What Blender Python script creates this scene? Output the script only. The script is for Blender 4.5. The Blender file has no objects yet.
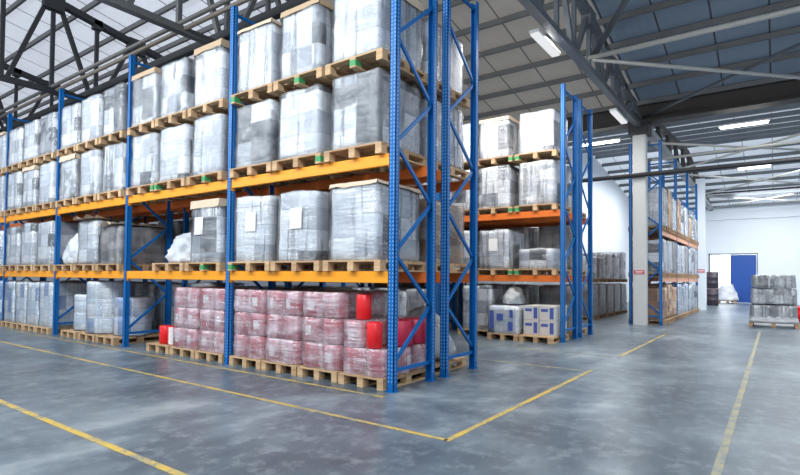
import bpy, bmesh, math, random
from mathutils import Vector, Matrix, noise
random.seed(7)
C = bpy.context.scene.collection
PI = math.pi

# ------------------------------------------------------------------ helpers
def link(o, parent=None):
    C.objects.link(o)
    if parent is not None:
        o.parent = parent
    return o

def mesh_obj(name, bm, mat, parent=None, smooth=False, loc=None):
    me = bpy.data.meshes.new(name)
    bmesh.ops.recalc_face_normals(bm, faces=bm.faces)
    bm.to_mesh(me); bm.free()
    mats = mat if isinstance(mat, (list, tuple)) else [mat]
    for m in mats: me.materials.append(m)
    if smooth:
        for p in me.polygons: p.use_smooth = True
    o = bpy.data.objects.new(name, me)
    if loc is not None: o.location = loc
    return link(o, parent)

def inst(name, me, parent=None, loc=(0, 0, 0), rz=0, scale=None):
    o = bpy.data.objects.new(name, me)
    o.location = loc; o.rotation_euler = (0, 0, rz)
    if scale is not None: o.scale = scale
    return link(o, parent)

def thing(name, label, cat, loc=(0, 0, 0), rz=0, group=None):
    o = bpy.data.objects.new(name, None)
    o.empty_display_size = .2
    o.location = loc; o.rotation_euler = (0, 0, rz)
    o['label'] = label; o['category'] = cat
    if group: o['group'] = group
    return link(o)

def tag(o, label, cat, group=None):
    o['label'] = label; o['category'] = cat
    if group: o['group'] = group
    return o

def struct(o):
    o['kind'] = 'structure'
    return o

def box(bm, lo, hi, mi=0):
    x0, y0, z0 = lo; x1, y1, z1 = hi
    v = [bm.verts.new(p) for p in ((x0,y0,z0),(x1,y0,z0),(x1,y1,z0),(x0,y1,z0),(x0,y0,z1),(x1,y0,z1),(x1,y1,z1),(x0,y1,z1))]
    for f in ((0,3,2,1),(4,5,6,7),(0,1,5,4),(1,2,6,5),(2,3,7,6),(3,0,4,7)):
        bm.faces.new([v[i] for i in f]).material_index = mi

def bar(bm, a, b, w, h=None, mi=0, up=None):
    """box section bar from a to b, w wide, h high"""
    h = h or w
    a, b = Vector(a), Vector(b)
    d = (b - a).normalized()
    u = Vector(up) if up else (Vector((0, 0, 1)) if abs(d.z) < .95 else Vector((1, 0, 0)))
    s = d.cross(u).normalized(); u = s.cross(d).normalized()
    c = []
    for p in (a, b):
        for sx, sy in ((-1,-1),(1,-1),(1,1),(-1,1)):
            c.append(bm.verts.new(p + s*sx*w/2 + u*sy*h/2))
    for f in ((0,1,2,3),(7,6,5,4),(0,4,5,1),(1,5,6,2),(2,6,7,3),(3,7,4,0)):
        bm.faces.new([c[i] for i in f]).material_index = mi

def tube(bm, a, b, r, n=10, r2=None, mi=0):
    a, b = Vector(a), Vector(b)
    r2 = r if r2 is None else r2
    d = (b - a).normalized()
    u = Vector((0, 0, 1)) if abs(d.z) < .95 else Vector((1, 0, 0))
    s = d.cross(u).normalized(); u = s.cross(d).normalized()
    A = [bm.verts.new(a + (s*math.cos(2*PI*i/n) + u*math.sin(2*PI*i/n))*r) for i in range(n)]
    B = [bm.verts.new(b + (s*math.cos(2*PI*i/n) + u*math.sin(2*PI*i/n))*r2) for i in range(n)]
    for i in range(n):
        f = bm.faces.new((A[i], A[(i+1)%n], B[(i+1)%n], B[i])); f.smooth = True; f.material_index = mi
    bm.faces.new(A[::-1]).material_index = mi; bm.faces.new(B).material_index = mi

def lathe(bm, prof, n=24, mi=0, cx=0, cy=0):
    rings = []
    for r, z in prof:
        rings.append([bm.verts.new((cx + r*math.cos(2*PI*i/n), cy + r*math.sin(2*PI*i/n), z)) for i in range(n)])
    for A, B in zip(rings, rings[1:]):
        for i in range(n):
            f = bm.faces.new((A[i], A[(i+1)%n], B[(i+1)%n], B[i])); f.smooth = True; f.material_index = mi
    bm.faces.new(rings[0][::-1]).material_index = mi
    bm.faces.new(rings[-1]).material_index = mi

# ------------------------------------------------------------------ materials
def new_mat(name):
    m = bpy.data.materials.new(name); m.use_nodes = True
    nt = m.node_tree; nt.nodes.clear()
    out = nt.nodes.new('ShaderNodeOutputMaterial')
    return m, nt, out

class NT:
    def __init__(s, nt): s.nt = nt
    def n(s, t, **kw):
        nd = s.nt.nodes.new(t)
        for k, v in kw.items(): setattr(nd, k, v)
        return nd
    def l(s, a, b): s.nt.links.new(a, b)
    def math(s, op, a, b=None, c=None):
        nd = s.n('ShaderNodeMath', operation=op)
        for i, v in enumerate((a, b, c)):
            if v is None: continue
            if isinstance(v, (int, float)): nd.inputs[i].default_value = v
            else: s.l(v, nd.inputs[i])
        return nd.outputs[0]
    def ramp(s, fac, stops, interp='LINEAR'):
        r = s.n('ShaderNodeValToRGB'); r.color_ramp.interpolation = interp
        el = r.color_ramp.elements
        while len(el) < len(stops): el.new(.5)
        for e, (p, c) in zip(el, stops):
            e.position = p; e.color = (*c, 1) if len(c) == 3 else c
        s.l(fac, r.inputs[0]); return r.outputs[0]
    def noise(s, vec, scale, detail=3, rough=.55):
        nd = s.n('ShaderNodeTexNoise'); nd.inputs['Scale'].default_value = scale
        nd.inputs['Detail'].default_value = detail; nd.inputs['Roughness'].default_value = rough
        if vec is not None: s.l(vec, nd.inputs['Vector'])
        return nd.outputs['Fac']
    def mapping(s, vec, scale=(1,1,1), loc=(0,0,0), rot=(0,0,0)):
        nd = s.n('ShaderNodeMapping'); nd.inputs['Scale'].default_value = scale
        nd.inputs['Location'].default_value = loc; nd.inputs['Rotation'].default_value = rot
        s.l(vec, nd.inputs['Vector']); return nd.outputs[0]
    def mix(s, fac, a, b, mode='MIX'):
        nd = s.n('ShaderNodeMix', data_type='RGBA', blend_type=mode)
        for sock, v in ((nd.inputs[0], fac), (nd.inputs[6], a), (nd.inputs[7], b)):
            if isinstance(v, (int, float)): sock.default_value = v
            elif isinstance(v, tuple): sock.default_value = (*v, 1)
            else: s.l(v, sock)
        return nd.outputs[2]
    def bump(s, h, strength=.3, dist=.02):
        nd = s.n('ShaderNodeBump'); nd.inputs['Strength'].default_value = strength; nd.inputs['Distance'].default_value = dist
        s.l(h, nd.inputs['Height']); return nd.outputs[0]
    def bsdf(s, col, rough=.5, metal=0, normal=None, spec=.5, emit=None, estr=0):
        b = s.n('ShaderNodeBsdfPrincipled')
        for k, v in (('Base Color', col), ('Roughness', rough), ('Metallic', metal), ('Specular IOR Level', spec)):
            if isinstance(v, tuple): b.inputs[k].default_value = (*v, 1)
            elif isinstance(v, (int, float)): b.inputs[k].default_value = v
            else: s.l(v, b.inputs[k])
        if normal is not None: s.l(normal, b.inputs['Normal'])
        if emit is not None:
            b.inputs['Emission Strength'].default_value = estr
            if isinstance(emit, tuple): b.inputs['Emission Color'].default_value = (*emit, 1)
            else: s.l(emit, b.inputs['Emission Color'])
        return b.outputs[0]

def paint(name, col, rough=.45, metal=0, var=.12, scale=3, spec=.5):
    m, nt, out = new_mat(name); N = NT(nt)
    co = N.n('ShaderNodeTexCoord').outputs['Object']
    f = N.noise(co, scale, 4)
    c = N.mix(f, tuple(x*(1-var) for x in col), tuple(min(1, x*(1+var)) for x in col))
    N.l(N.bsdf(c, rough, metal, spec=spec), out.inputs[0]); return m

BLUE = paint('blue_paint', (.001, .115, .38), .45, var=.15, spec=.3)
HOLE_GLINT = paint('painted_hole_glint', (.16, .36, .70), .6)  # pale dots paint the light seen through the post holes
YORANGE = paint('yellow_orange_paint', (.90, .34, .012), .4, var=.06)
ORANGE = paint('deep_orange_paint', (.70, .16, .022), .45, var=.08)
DARKSTEEL = paint('dark_steel', (.022, .024, .028), .5, var=.3)
MIDSTEEL = paint('grey_steel', (.16, .18, .20), .45, .3, var=.2)
PALESTEEL = paint('pale_steel', (.55, .55, .52), .4, .1, var=.1)
BROWNSTEEL = paint('brown_steel', (.055, .045, .04), .6, var=.2)
PURLIN = paint('purlin_steel', (.17, .17, .17), .5, var=.2)
WHITEWALL = paint('white_wall_paint', (.74, .79, .84), .7, var=.04, scale=.6)
PILLARM = paint('pillar_paint', (.60, .61, .60), .6, var=.06, scale=2)
DOORBLUE = paint('door_blue', (.003, .066, .33), .45, var=.08)
REDP = paint('red_plastic', (.72, .012, .016), .3, var=.08)
ROLLRED = paint('dull_red_roll', (.48, .02, .06), .4, var=.15)
REDSIGN = paint('red_sign', (.60, .02, .06), .4, var=.05)
WHITEP = paint('white_paper', (.80, .80, .80), .6, var=.05)
KRAFT = paint('kraft_card', (.50, .36, .235), .75, var=.14, scale=5)
KRAFTL = paint('pale_kraft_card', (.62, .50, .37), .75, var=.12, scale=5)
GREENP = paint('green_paint', (.05, .30, .10), .6, var=.2)
DRUMDARK = paint('dark_drum', (.045, .035, .05), .4, var=.2)
DRUMLID = paint('drum_lid', (.45, .33, .34), .4)
BLUEINK = paint('blue_print', (.06, .10, .36), .5)
CARTONW = paint('white_carton', (.56, .54, .52), .65, var=.12, scale=6)

def wood_mat(name, c0, c1):
    m, nt, out = new_mat(name); N = NT(nt)
    co = N.n('ShaderNodeTexCoord').outputs['Object']
    rnd = N.n('ShaderNodeObjectInfo').outputs['Random']
    f = N.noise(N.mapping(co, (2, 18, 18)), 2.2, 4)
    f = N.math('ADD', N.math('MULTIPLY', f, .8), N.math('MULTIPLY', rnd, .3))
    c = N.ramp(f, [(.2, c0), (.85, c1)])
    N.l(N.bsdf(c, .75, normal=N.bump(f, .2, .01)), out.inputs[0]); return m
WOOD = wood_mat('pallet_wood', (.30, .17, .085), (.68, .47, .27))
WOODD = wood_mat('aged_pallet_wood', (.20, .12, .07), (.50, .34, .2))

def emis(name, col, s):
    m, nt, out = new_mat(name); N = NT(nt)
    e = N.n('ShaderNodeEmission'); e.inputs[0].default_value = (*col, 1); e.inputs[1].default_value = s
    N.l(e.outputs[0], out.inputs[0]); return m
TUBE = emis('lamp_tube', (1, .97, .92), 9)
TUBEHOT = emis('bright_lamp_tube', (1, .97, .90), 22)

def floor_mat():
    m, nt, out = new_mat('polished_concrete'); N = NT(nt)
    co = N.n('ShaderNodeTexCoord').outputs['Object']
    a = N.noise(co, .30, 4, .6); b = N.noise(co, 1.1, 5, .62); c = N.noise(co, 9, 4, .6)
    s = N.noise(N.mapping(co, (.6, 2.2, 1), rot=(0, 0, .5)), .9, 4, .6)
    f = N.math('ADD', N.math('MULTIPLY', a, .42), N.math('ADD', N.math('MULTIPLY', b, .33), N.math('MULTIPLY', s, .25)))
    col = N.ramp(f, [(.38, (.045, .062, .083)), (.48, (.078, .104, .130)), (.56, (.140, .178, .208)), (.64, (.31, .35, .37))])
    f2 = N.noise(co, 5, 6, .7)
    col = N.mix(N.ramp(f2, [(.50, (0,)*3), (.68, (.55,)*3)]), col, (.27, .31, .335))
    N.l(N.bsdf(col, .33, spec=.5), out.inputs[0]); return m
FLOOR = floor_mat()

def line_mat():
    m, nt, out = new_mat('worn_yellow_line'); N = NT(nt)
    co = N.n('ShaderNodeTexCoord').outputs['Object']
    a = N.noise(co, 3.0, 6, .7); b = N.noise(co, 25, 3, .6)
    f = N.math('ADD', N.math('MULTIPLY', a, .7), N.math('MULTIPLY', b, .3))
    f = N.ramp(f, [(.46, (0,)*3), (.60, (1,)*3)])
    col = N.mix(f, (.55, .37, .06), (.16, .19, .20))
    N.l(N.bsdf(col, .5), out.inputs[0]); return m
LINE = line_mat()
def line_mat2():
    m, nt, out = new_mat('faded_yellow_line'); N = NT(nt)
    co = N.n('ShaderNodeTexCoord').outputs['Object']
    f = N.ramp(N.noise(co, 4.0, 6, .7), [(.35, (0,)*3), (.62, (1,)*3)])
    N.l(N.bsdf(N.mix(f, (.40, .34, .15), (.15, .19, .22)), .5), out.inputs[0]); return m
LINEF = line_mat2()

def roof_mat(name, c0, c1, joint, period=1.12, estr=0., ecol=(.8, .9, 1)):
    m, nt, out = new_mat(name); N = NT(nt)
    co = N.n('ShaderNodeTexCoord').outputs['Object']
    sx = N.n('ShaderNodeSeparateXYZ'); N.l(co, sx.inputs[0])
    t = N.math('FRACT', N.math('DIVIDE', N.math('ADD', sx.outputs[1], 50.31), period))
    j = N.math('LESS_THAN', N.math('ABSOLUTE', N.math('SUBTRACT', t, .5)), .018)
    f = N.noise(co, .8, 5, .6)
    base = N.mix(f, c0, c1)
    col = N.mix(j, base, joint)
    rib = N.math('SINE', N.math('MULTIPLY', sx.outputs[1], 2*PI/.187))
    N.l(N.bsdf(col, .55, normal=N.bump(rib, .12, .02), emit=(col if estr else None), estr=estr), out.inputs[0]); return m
ROOF = roof_mat('grey_roof_sheet', (.25, .32, .42), (.34, .41, .50), (.07, .075, .085))
ROOFL = roof_mat('painted_lit_roof', (.58, .62, .70), (.74, .78, .86), (.10, .11, .13), estr=.72)  # left roof brightness put into the sheet colour, with added glow
ROOFW = roof_mat('painted_lamplit_roof', (.36, .34, .31), (.48, .455, .42), (.10, .10, .10), estr=.22)  # lamp-lit middle of the roof painted as a paler, self-glowing sheet
ROOF_GLOW = roof_mat('glowing_roof_sheet', (.52, .58, .66), (.66, .73, .80), (.25, .28, .31), estr=.55)  # far hall roof brightness put in as added glow

def body_mat(name, tones, cell=(.32, .32, .26), streak=.5, seam=(.22, .23, .25)):
    """wrapped goods seen through film: carton sized cells in several tones, smeared by wrap"""
    m, nt, out = new_mat(name); N = NT(nt)
    co = N.n('ShaderNodeTexCoord').outputs['Object']
    rnd = N.n('ShaderNodeObjectInfo').outputs['Random']
    geo = N.n('ShaderNodeNewGeometry')
    off = N.n('ShaderNodeCombineXYZ'); 
    for i, k in enumerate((3.7, 9.1, 5.3)): N.l(N.math('MULTIPLY', rnd, k), off.inputs[i])
    wob = N.n('ShaderNodeTexNoise'); wob.inputs['Scale'].default_value = 5; N.l(co, wob.inputs['Vector'])
    w = N.n('ShaderNodeVectorMath', operation='MULTIPLY_ADD'); N.l(wob.outputs['Color'], w.inputs[0]); w.inputs[1].default_value = (.05,)*3; N.l(co, w.inputs[2])
    sc = N.n('ShaderNodeVectorMath', operation='DIVIDE'); N.l(w.outputs[0], sc.inputs[0]); sc.inputs[1].default_value = cell
    ad = N.n('ShaderNodeVectorMath', operation='ADD'); N.l(sc.outputs[0], ad.inputs[0]); N.l(off.outputs[0], ad.inputs[1])
    fl = N.n('ShaderNodeVectorMath', operation='FLOOR'); N.l(ad.outputs[0], fl.inputs[0])
    fr = N.n('ShaderNodeVectorMath', operation='FRACTION'); N.l(ad.outputs[0], fr.inputs[0])
    wn = N.n('ShaderNodeTexWhiteNoise', noise_dimensions='3D'); N.l(fl.outputs[0], wn.inputs['Vector'])
    n = len(tones)
    base = N.ramp(wn.outputs['Value'], [(i/n, t) for i, t in enumerate(tones)], 'CONSTANT')
    # vertical stripe / print inside a cell
    st = N.noise(N.mapping(ad.outputs[0], (2.6, 2.6, .12)), 1.5, 2)
    base = N.mix(N.math('MULTIPLY', N.ramp(st, [(.56, (0,)*3), (.62, (1,)*3)]), streak), base, tones[-1])
    # seams between cartons
    sp = N.n('ShaderNodeSeparateXYZ'); N.l(fr.outputs[0], sp.inputs[0])
    sm = N.math('MAXIMUM', N.math('LESS_THAN', sp.outputs[2], .045), N.math('MAXIMUM', N.math('LESS_THAN', sp.outputs[0], .03), N.math('LESS_THAN', sp.outputs[1], .03)))
    base = N.mix(N.math('MULTIPLY', sm, .55), base, seam)
    gx = N.noise(N.mapping(ad.outputs[0], (.6, .6, .6)), 1.3, 2)
    base = N.mix(N.ramp(gx, [(.35, (.16,)*3), (.55, (0,)*3)]), base, (.30, .33, .38))
    wr = N.noise(N.mapping(ad.outputs[0], (.35, .35, 4.5), rot=(.03, .03, 0)), 2.2, 4, .65)
    base = N.mix(N.ramp(wr, [(.56, (0,)*3), (.64, (.38,)*3), (.70, (.05,)*3)]), base, (.25, .28, .33))  # wrinkle shading of the wrap painted as thin dark bands
    h = N.noise(N.mapping(co, (1.0, 1.0, 5)), 2.5, 3, .55)
    N.l(N.bsdf(base, .5, normal=N.bump(h, .35, .03)), out.inputs[0]); return m
BODY_W = body_mat('white_goods', [(.76,.81,.89), (.62,.67,.75), (.86,.89,.94), (.50,.54,.62), (.74,.78,.86), (.09,.105,.13)], (.40,.40,.30), streak=.6)
BODY_G = body_mat('pale_grey_goods', [(.66,.71,.80), (.82,.86,.92), (.36,.40,.47), (.74,.78,.85), (.07,.085,.11)], (.45,.45,.3), streak=.7)
BODY_D = body_mat('grey_brown_goods', [(.20,.19,.19), (.26,.24,.23), (.17,.17,.18), (.30,.28,.27), (.12,.12,.13)], (.4,.4,.33))
BODY_B = body_mat('brown_goods', [(.40,.21,.11), (.52,.33,.19), (.26,.14,.08), (.60,.47,.33), (.18,.10,.06)], (.3,.3,.22))
BODY_BL = body_mat('blue_white_goods', [(.70,.79,.90), (.78,.84,.91), (.64,.74,.86), (.84,.88,.92), (.22,.34,.60)], (.25,.25,.33), streak=.35)
BODY_S = body_mat('silver_goods', [(.40,.44,.48), (.55,.58,.62), (.24,.27,.31), (.60,.64,.68), (.07,.08,.10)], (.22,.22,.4), streak=.8)

def film_mat(name, lo, hi, col=(.92, .94, .97), rough=.18, vs=1.):
    m, nt, out = new_mat(name); N = NT(nt)
    co = N.n('ShaderNodeTexCoord').outputs['Object']
    rnd = N.n('ShaderNodeObjectInfo').outputs['Random']
    cb = N.n('ShaderNodeCombineXYZ'); N.l(N.math('MULTIPLY', rnd, 40), cb.inputs[0]); N.l(N.math('MULTIPLY', rnd, 17), cb.inputs[2])
    ad = N.n('ShaderNodeVectorMath', operation='ADD'); N.l(co, ad.inputs[0]); N.l(cb.outputs[0], ad.inputs[1])
    co = ad.outputs[0]
    a = N.noise(N.mapping(co, (1.2*vs, 1.2*vs, 3.2*vs), rot=(.12, .1, 0)), 1.7, 3, .55)
    b = N.noise(N.mapping(co, (4.5*vs, 4.5*vs, .8*vs), rot=(.3, .25, 0)), 1.5, 3, .55)
    f = N.math('ADD', N.math('MULTIPLY', a, .6), N.math('MULTIPLY', b, .4))
    fac = N.ramp(f, [(.40, (lo,)*3), (.62, (hi,)*3)])
    g = N.noise(N.mapping(co, (1.*vs, 1.*vs, 12*vs), rot=(.06, .05, 0)), 2.6, 3, .6)
    f = N.math('ADD', f, N.math('MULTIPLY', g, .35))
    nrm = N.bump(f, .9, .07)
    tr = N.n('ShaderNodeBsdfTransparent')
    sh = N.bsdf(col, rough, normal=nrm, spec=.7)
    gl = N.n('ShaderNodeBsdfGlossy'); gl.inputs['Roughness'].default_value = .2; N.l(nrm, gl.inputs['Normal'])
    mx = N.n('ShaderNodeMixShader'); N.l(fac, mx.inputs[0]); N.l(tr.outputs[0], mx.inputs[1]); N.l(sh, mx.inputs[2])
    lw = N.n('ShaderNodeLayerWeight'); lw.inputs[0].default_value = .25; N.l(nrm, lw.inputs['Normal'])
    mx2 = N.n('ShaderNodeMixShader'); N.l(N.math('MULTIPLY_ADD', lw.outputs['Fresnel'], .7, .06), mx2.inputs[0])
    N.l(mx.outputs[0], mx2.inputs[1]); N.l(gl.outputs[0], mx2.inputs[2])
    N.l(mx2.outputs[0], out.inputs[0]); return m
FILM = film_mat('stretch_film', .0, .26)
FILMTHIN = film_mat('thin_stretch_film', .0, .26)
FILMRED = film_mat('film_over_red', .16, .60, (.88, .76, .83), .2, 1.0)
FILMSILV = film_mat('silvery_film', .0, .34, (.80, .83, .86), .12)

# ------------------------------------------------------------------ camera (solved from the rack geometry)
import_cam = dict(cx=-5.2119, cy=-3.8972, cz=1.4339, yaw=.6253, pitch=.0262, roll=.0092, f=520.07, sy=263.5)
def make_camera():
    k = import_cam
    Fv = Vector((math.cos(k['yaw'])*math.cos(k['pitch']), math.sin(k['yaw'])*math.cos(k['pitch']), math.sin(k['pitch'])))
    Rv = Vector((math.sin(k['yaw']), -math.cos(k['yaw']), 0)); Uv = Rv.cross(Fv)
    cr, sr = math.cos(k['roll']), math.sin(k['roll'])
    R2 = cr*Rv + sr*Uv; U2 = -sr*Rv + cr*Uv
    cam = bpy.data.cameras.new('camera'); o = bpy.data.objects.new('camera', cam); C.objects.link(o)
    M = Matrix((( R2.x, U2.x, -Fv.x, k['cx']), (R2.y, U2.y, -Fv.y, k['cy']), (R2.z, U2.z, -Fv.z, k['cz']), (0, 0, 0, 1)))
    o.matrix_world = M
    cam.sensor_fit = 'HORIZONTAL'; cam.sensor_width = 36; cam.lens = k['f']/800*36
    cam.shift_y = (k['sy']-237.5)/800
    cam.clip_start = .05; cam.clip_end = 200
    bpy.context.scene.camera = o
make_camera()

# ------------------------------------------------------------------ room shell
FAR = 34.0; VALLEY = 12.7; SLOPE = .18; ZV = 7.0
VR, VL = -14.0, 27.0
def roof_z(u):
    return ZV + SLOPE*(VALLEY-u) if u <= VALLEY else (ZV + .085*(u-VALLEY) if u <= 22.4 else 6.15 + .143*(FAR-u))

bm = bmesh.new(); box(bm, (-14, VR, -.2), (40, VL, 0)); struct(mesh_obj('floor', bm, FLOOR))
def roof_sheet(name, u0, u1, v0, v1, mat):
    bm = bmesh.new()
    z0, z1 = roof_z(u0+1e-4), roof_z(u1-1e-4)
    v = [bm.verts.new(p) for p in ((u0,v0,z0),(u1,v0,z1),(u1,v1,z1),(u0,v1,z0),(u0,v0,z0+.08),(u1,v0,z1+.08),(u1,v1,z1+.08),(u0,v1,z0+.08))]
    for f in ((0,3,2,1),(4,5,6,7),(0,1,5,4),(1,2,6,5),(2,3,7,6),(3,0,4,7)): bm.faces.new([v[i] for i in f])
    return struct(mesh_obj(name, bm, mat))
roof_sheet('ceiling', -14, VALLEY, VR, -.42, ROOF)  # one roof; darker and brighter zones paint in the uneven light
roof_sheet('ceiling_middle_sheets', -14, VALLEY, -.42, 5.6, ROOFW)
roof_sheet('ceiling_painted_lit', -14, VALLEY, 5.6, VL, ROOFL)
roof_sheet('ceiling_rear_slope', VALLEY, 22.4, VR, 3.65, ROOF_GLOW)
roof_sheet('ceiling_far_slope', 22.4, FAR+.2, VR, 3.65, ROOF_GLOW)

# far wall with a doorway
DV0, DV1, DH = -.40, -3.0, 3.08
bm = bmesh.new()
box(bm, (FAR, DV0, 0), (FAR+.2, 3.65, 6.14)); box(bm, (FAR, VR, 0), (FAR+.2, DV1, 6.14)); box(bm, (FAR, DV1, DH), (FAR+.2, DV0, 6.14))
struct(mesh_obj('wall_far', bm, WHITEWALL))
bm = bmesh.new()
v = [bm.verts.new(p) for p in ((VALLEY+.25,3.65,0),(FAR,3.65,0),(FAR,3.65,6.1),(22.4,3.65,7.75),(VALLEY+.25,3.65,6.95))]
w = [bm.verts.new(p.co + Vector((0,.2,0))) for p in v]
bm.faces.new(v); bm.faces.new(w[::-1])
for i in range(5): bm.faces.new((v[i], w[i], w[(i+1)%5], v[(i+1)%5]))
struct(mesh_obj('wall_left', bm, WHITEWALL))
bm = bmesh.new(); box(bm, (VALLEY+.05, 3.86, 0), (VALLEY+.25, VL, 6.95)); struct(mesh_obj('wall_back', bm, WHITEWALL))
bm = bmesh.new(); box(bm, (-14, VL, 0), (VALLEY, VL+.2, 11.5)); struct(mesh_obj('wall_end', bm, WHITEWALL))
bm = bmesh.new(); box(bm, (VALLEY, VR-.2, 0), (FAR, VR, 7.9)); struct(mesh_obj('wall_right', bm, WHITEWALL))
# bright yard room behind the doorway
bm = bmesh.new(); box(bm, (39.4, -9, 0), (39.6, 4, 5)); struct(mesh_obj('wall_outside', bm, WHITEWALL))
# door: frame, blue leaf
bm = bmesh.new()
box(bm, (FAR-.03, DV0-.07, 0), (FAR+.02, DV0+.02, DH+.06)); box(bm, (FAR-.03, DV1-.02, 0), (FAR+.02, DV1+.05, DH+.06)); box(bm, (FAR-.03, DV1, DH-.03), (FAR+.02, DV0, DH+.06))
struct(mesh_obj('trim_1', bm, MIDSTEEL))
door = struct(bpy.data.objects.new('door_1', None)); link(door)
bm = bmesh.new(); box(bm, (FAR+.03, -2.94, .02), (FAR+.09, -1.57, DH-.04)); mesh_obj('door_leaf', bm, DOORBLUE, door)
bm = bmesh.new()
for vv in (-1.9, -2.25, -2.6): box(bm, (FAR+.018, vv-.01, .1), (FAR+.03, vv+.01, DH-.1))
mesh_obj('door_rib', bm, DOORBLUE, door)
bm = bmesh.new(); box(bm, (FAR-.02, -1.75, 1.0), (FAR+.03, -1.68, 1.2)); mesh_obj('door_handle', bm, MIDSTEEL, door)

bm = bmesh.new(); box(bm, (FAR-.14, VR, 5.30), (FAR+.02, 3.6, 5.40)); struct(mesh_obj('trim_2', bm, WHITEWALL))
# pillar with steel head
bm = bmesh.new(); box(bm, (12.42, -.62, 0), (12.78, -.24, 6.0)); bmesh.ops.bevel(bm, geom=[e for e in bm.edges if abs(e.verts[0].co.z-e.verts[1].co.z) > 1], offset=.025, segments=2, affect='EDGES')
struct(mesh_obj('pillar', bm, PILLARM))
bm = bmesh.new(); box(bm, (12.30, -.72, 6.0), (12.90, -.14, 6.34)); struct(mesh_obj('pillar_head', bm, DARKSTEEL))
bm = bmesh.new(); box(bm, (23.4, -1.18, 0), (23.8, -.80, 6.3)); bmesh.ops.bevel(bm, geom=[e for e in bm.edges if abs(e.verts[0].co.z-e.verts[1].co.z) > 1], offset=.025, segments=2, affect='EDGES')
struct(mesh_obj('pillar_far', bm, WHITEWALL))

# valley beam / gutter
bm = bmesh.new(); box(bm, (12.52, VR, 6.42), (12.88, VL, 6.98)); box(bm, (12.46, VR, 6.40), (12.94, VL, 6.46))
struct(mesh_obj('roof_valley_beam', bm, BROWNSTEEL))
# purlins
k = 0
u = VALLEY - .35
while u > -13:
    bm = bmesh.new(); z = roof_z(u)
    box(bm, (u-.035, VR, z-.15), (u+.035, VL, z-.01)); struct(mesh_obj('ceiling_purlin', bm, PURLIN)); u -= 1.1
u = VALLEY + .9
while u < FAR:
    bm = bmesh.new(); z = roof_z(u)
    box(bm, (u-.05, VR, z-.19), (u+.05, 3.6, z-.03)); struct(mesh_obj('ceiling_purlin', bm, MIDSTEEL)); u += 1.25

# roof trusses along u
ZB = 6.28
def top_z(u): return roof_z(u) - .50
def truss(v, mat, cw=.16, web=.10, u_min=-12.65, off=.42):
    t = struct(bpy.data.objects.new('roof_truss', None)); link(t)
    bm = bmesh.new(); bar(bm, (u_min, v, ZB), (12.6, v, ZB), .17, .13); mesh_obj('bottom_chord', bm, mat, t)
    bm = bmesh.new(); bar(bm, (u_min, v, top_z(u_min)), (12.6, v, top_z(12.6)), .20, cw); mesh_obj('top_chord', bm, mat, t)
    n = -12
    while True:
        uu = off + 1.1*n
        if uu > 12: break
        if uu >= u_min + .2:
            bm = bmesh.new(); bar(bm, (uu, v, ZB), (uu, v, top_z(uu)), web*.9); mesh_obj('upright_web', bm, mat, t)
            if n % 2 == 0:
                for s in (-1, 1):
                    if u_min < uu+s*1.1 < 12.4:
                        bm = bmesh.new(); bar(bm, (uu+s*.12, v, top_z(uu)), (uu+s*1.0, v, ZB), web); mesh_obj('diagonal_web', bm, mat, t)
                bm = bmesh.new(); box(bm, (uu-.24, v-.11, top_z(uu)-.28), (uu+.24, v+.11, top_z(uu)+.14)); mesh_obj('gusset_plate', bm, mat, t)
            else:
                bm = bmesh.new(); box(bm, (uu-.11, v-.1, top_z(uu)-.18), (uu+.11, v+.1, top_z(uu)+.08)); mesh_obj('gusset_plate', bm, mat, t)
        n += 1
for v in (-.42,): truss(v, MIDSTEEL)  # same steel as the black trusses; stronger light painted as a paler tone
for v in (5.6,): truss(v, paint('truss_grey', (.10, .105, .11), .5))
for v in (11.6, 17.6, 23.6): truss(v, DARKSTEEL)
truss(-6.4, MIDSTEEL)
# far hall truss on the pillar line
t = struct(bpy.data.objects.new('roof_truss', None)); link(t)
bm = bmesh.new(); bar(bm, (12.95, -.55, 6.30), (33.9, -.55, 6.05), .24, .2); mesh_obj('bottom_chord', bm, paint('chord_grey', (.34, .35, .36), .5), t)
bm = bmesh.new(); bar(bm, (12.95, -.55, 6.75), (22.4, -.55, 7.45), .2, .15); bar(bm, (22.4, -.55, 7.45), (33.9, -.55, 6.0), .2, .15); mesh_obj('top_chord', bm, BROWNSTEEL, t)
bm = bmesh.new()
for i in range(1, 10):
    uu = 12.95 + i*2.0
    zt = 6.75 + .074*(uu-12.95) if uu < 22.4 else 7.45 - .126*(uu-22.4)
    bar(bm, (uu, -.55, 6.3), (uu, -.55, zt), .1); bar(bm, (uu, -.55, zt), (uu+1, -.55, 6.3), .1)
mesh_obj('diagonal_web', bm, BROWNSTEEL, t)

# struts and bracing tubes
def brace(name, a, b, r, mat, n=10):
    bm = bmesh.new(); tube(bm, a, b, r, n); return struct(mesh_obj(name, bm, mat))
brace('roof_strut', (.42, -.4, 6.38), (.42, 26.5, 6.38), .045, paint('strut_grey', (.12, .115, .11), .5))
brace('roof_strut', (.52, -.4, 6.31), (.52, 26.5, 6.31), .045, paint('strut_tan', (.17, .145, .12), .5))
bm = bmesh.new(); box(bm, (1.22, -.4, 6.34), (1.36, 26.5, 6.50)); struct(mesh_obj('roof_strut', bm, DARKSTEEL))
brace('roof_strut', (7.0, -.42, 6.55), (7.0, -13.5, 6.55), .055, PALESTEEL)
brace('roof_brace', (7.0, -.5, 6.50), (12.75, -6.2, 6.48), .045, PALESTEEL)
brace('roof_brace', (12.6, -.5, 6.56), (7.1, -6.2, 6.56), .045, MIDSTEEL)
brace('roof_brace', (7.1, -.5, 6.6), (4.6, -2.9, 8.2), .07, MIDSTEEL)
brace('roof_strut', (13.6, -.6, 5.4), (13.6, -13.5, 5.55), .04, PALESTEEL)
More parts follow.
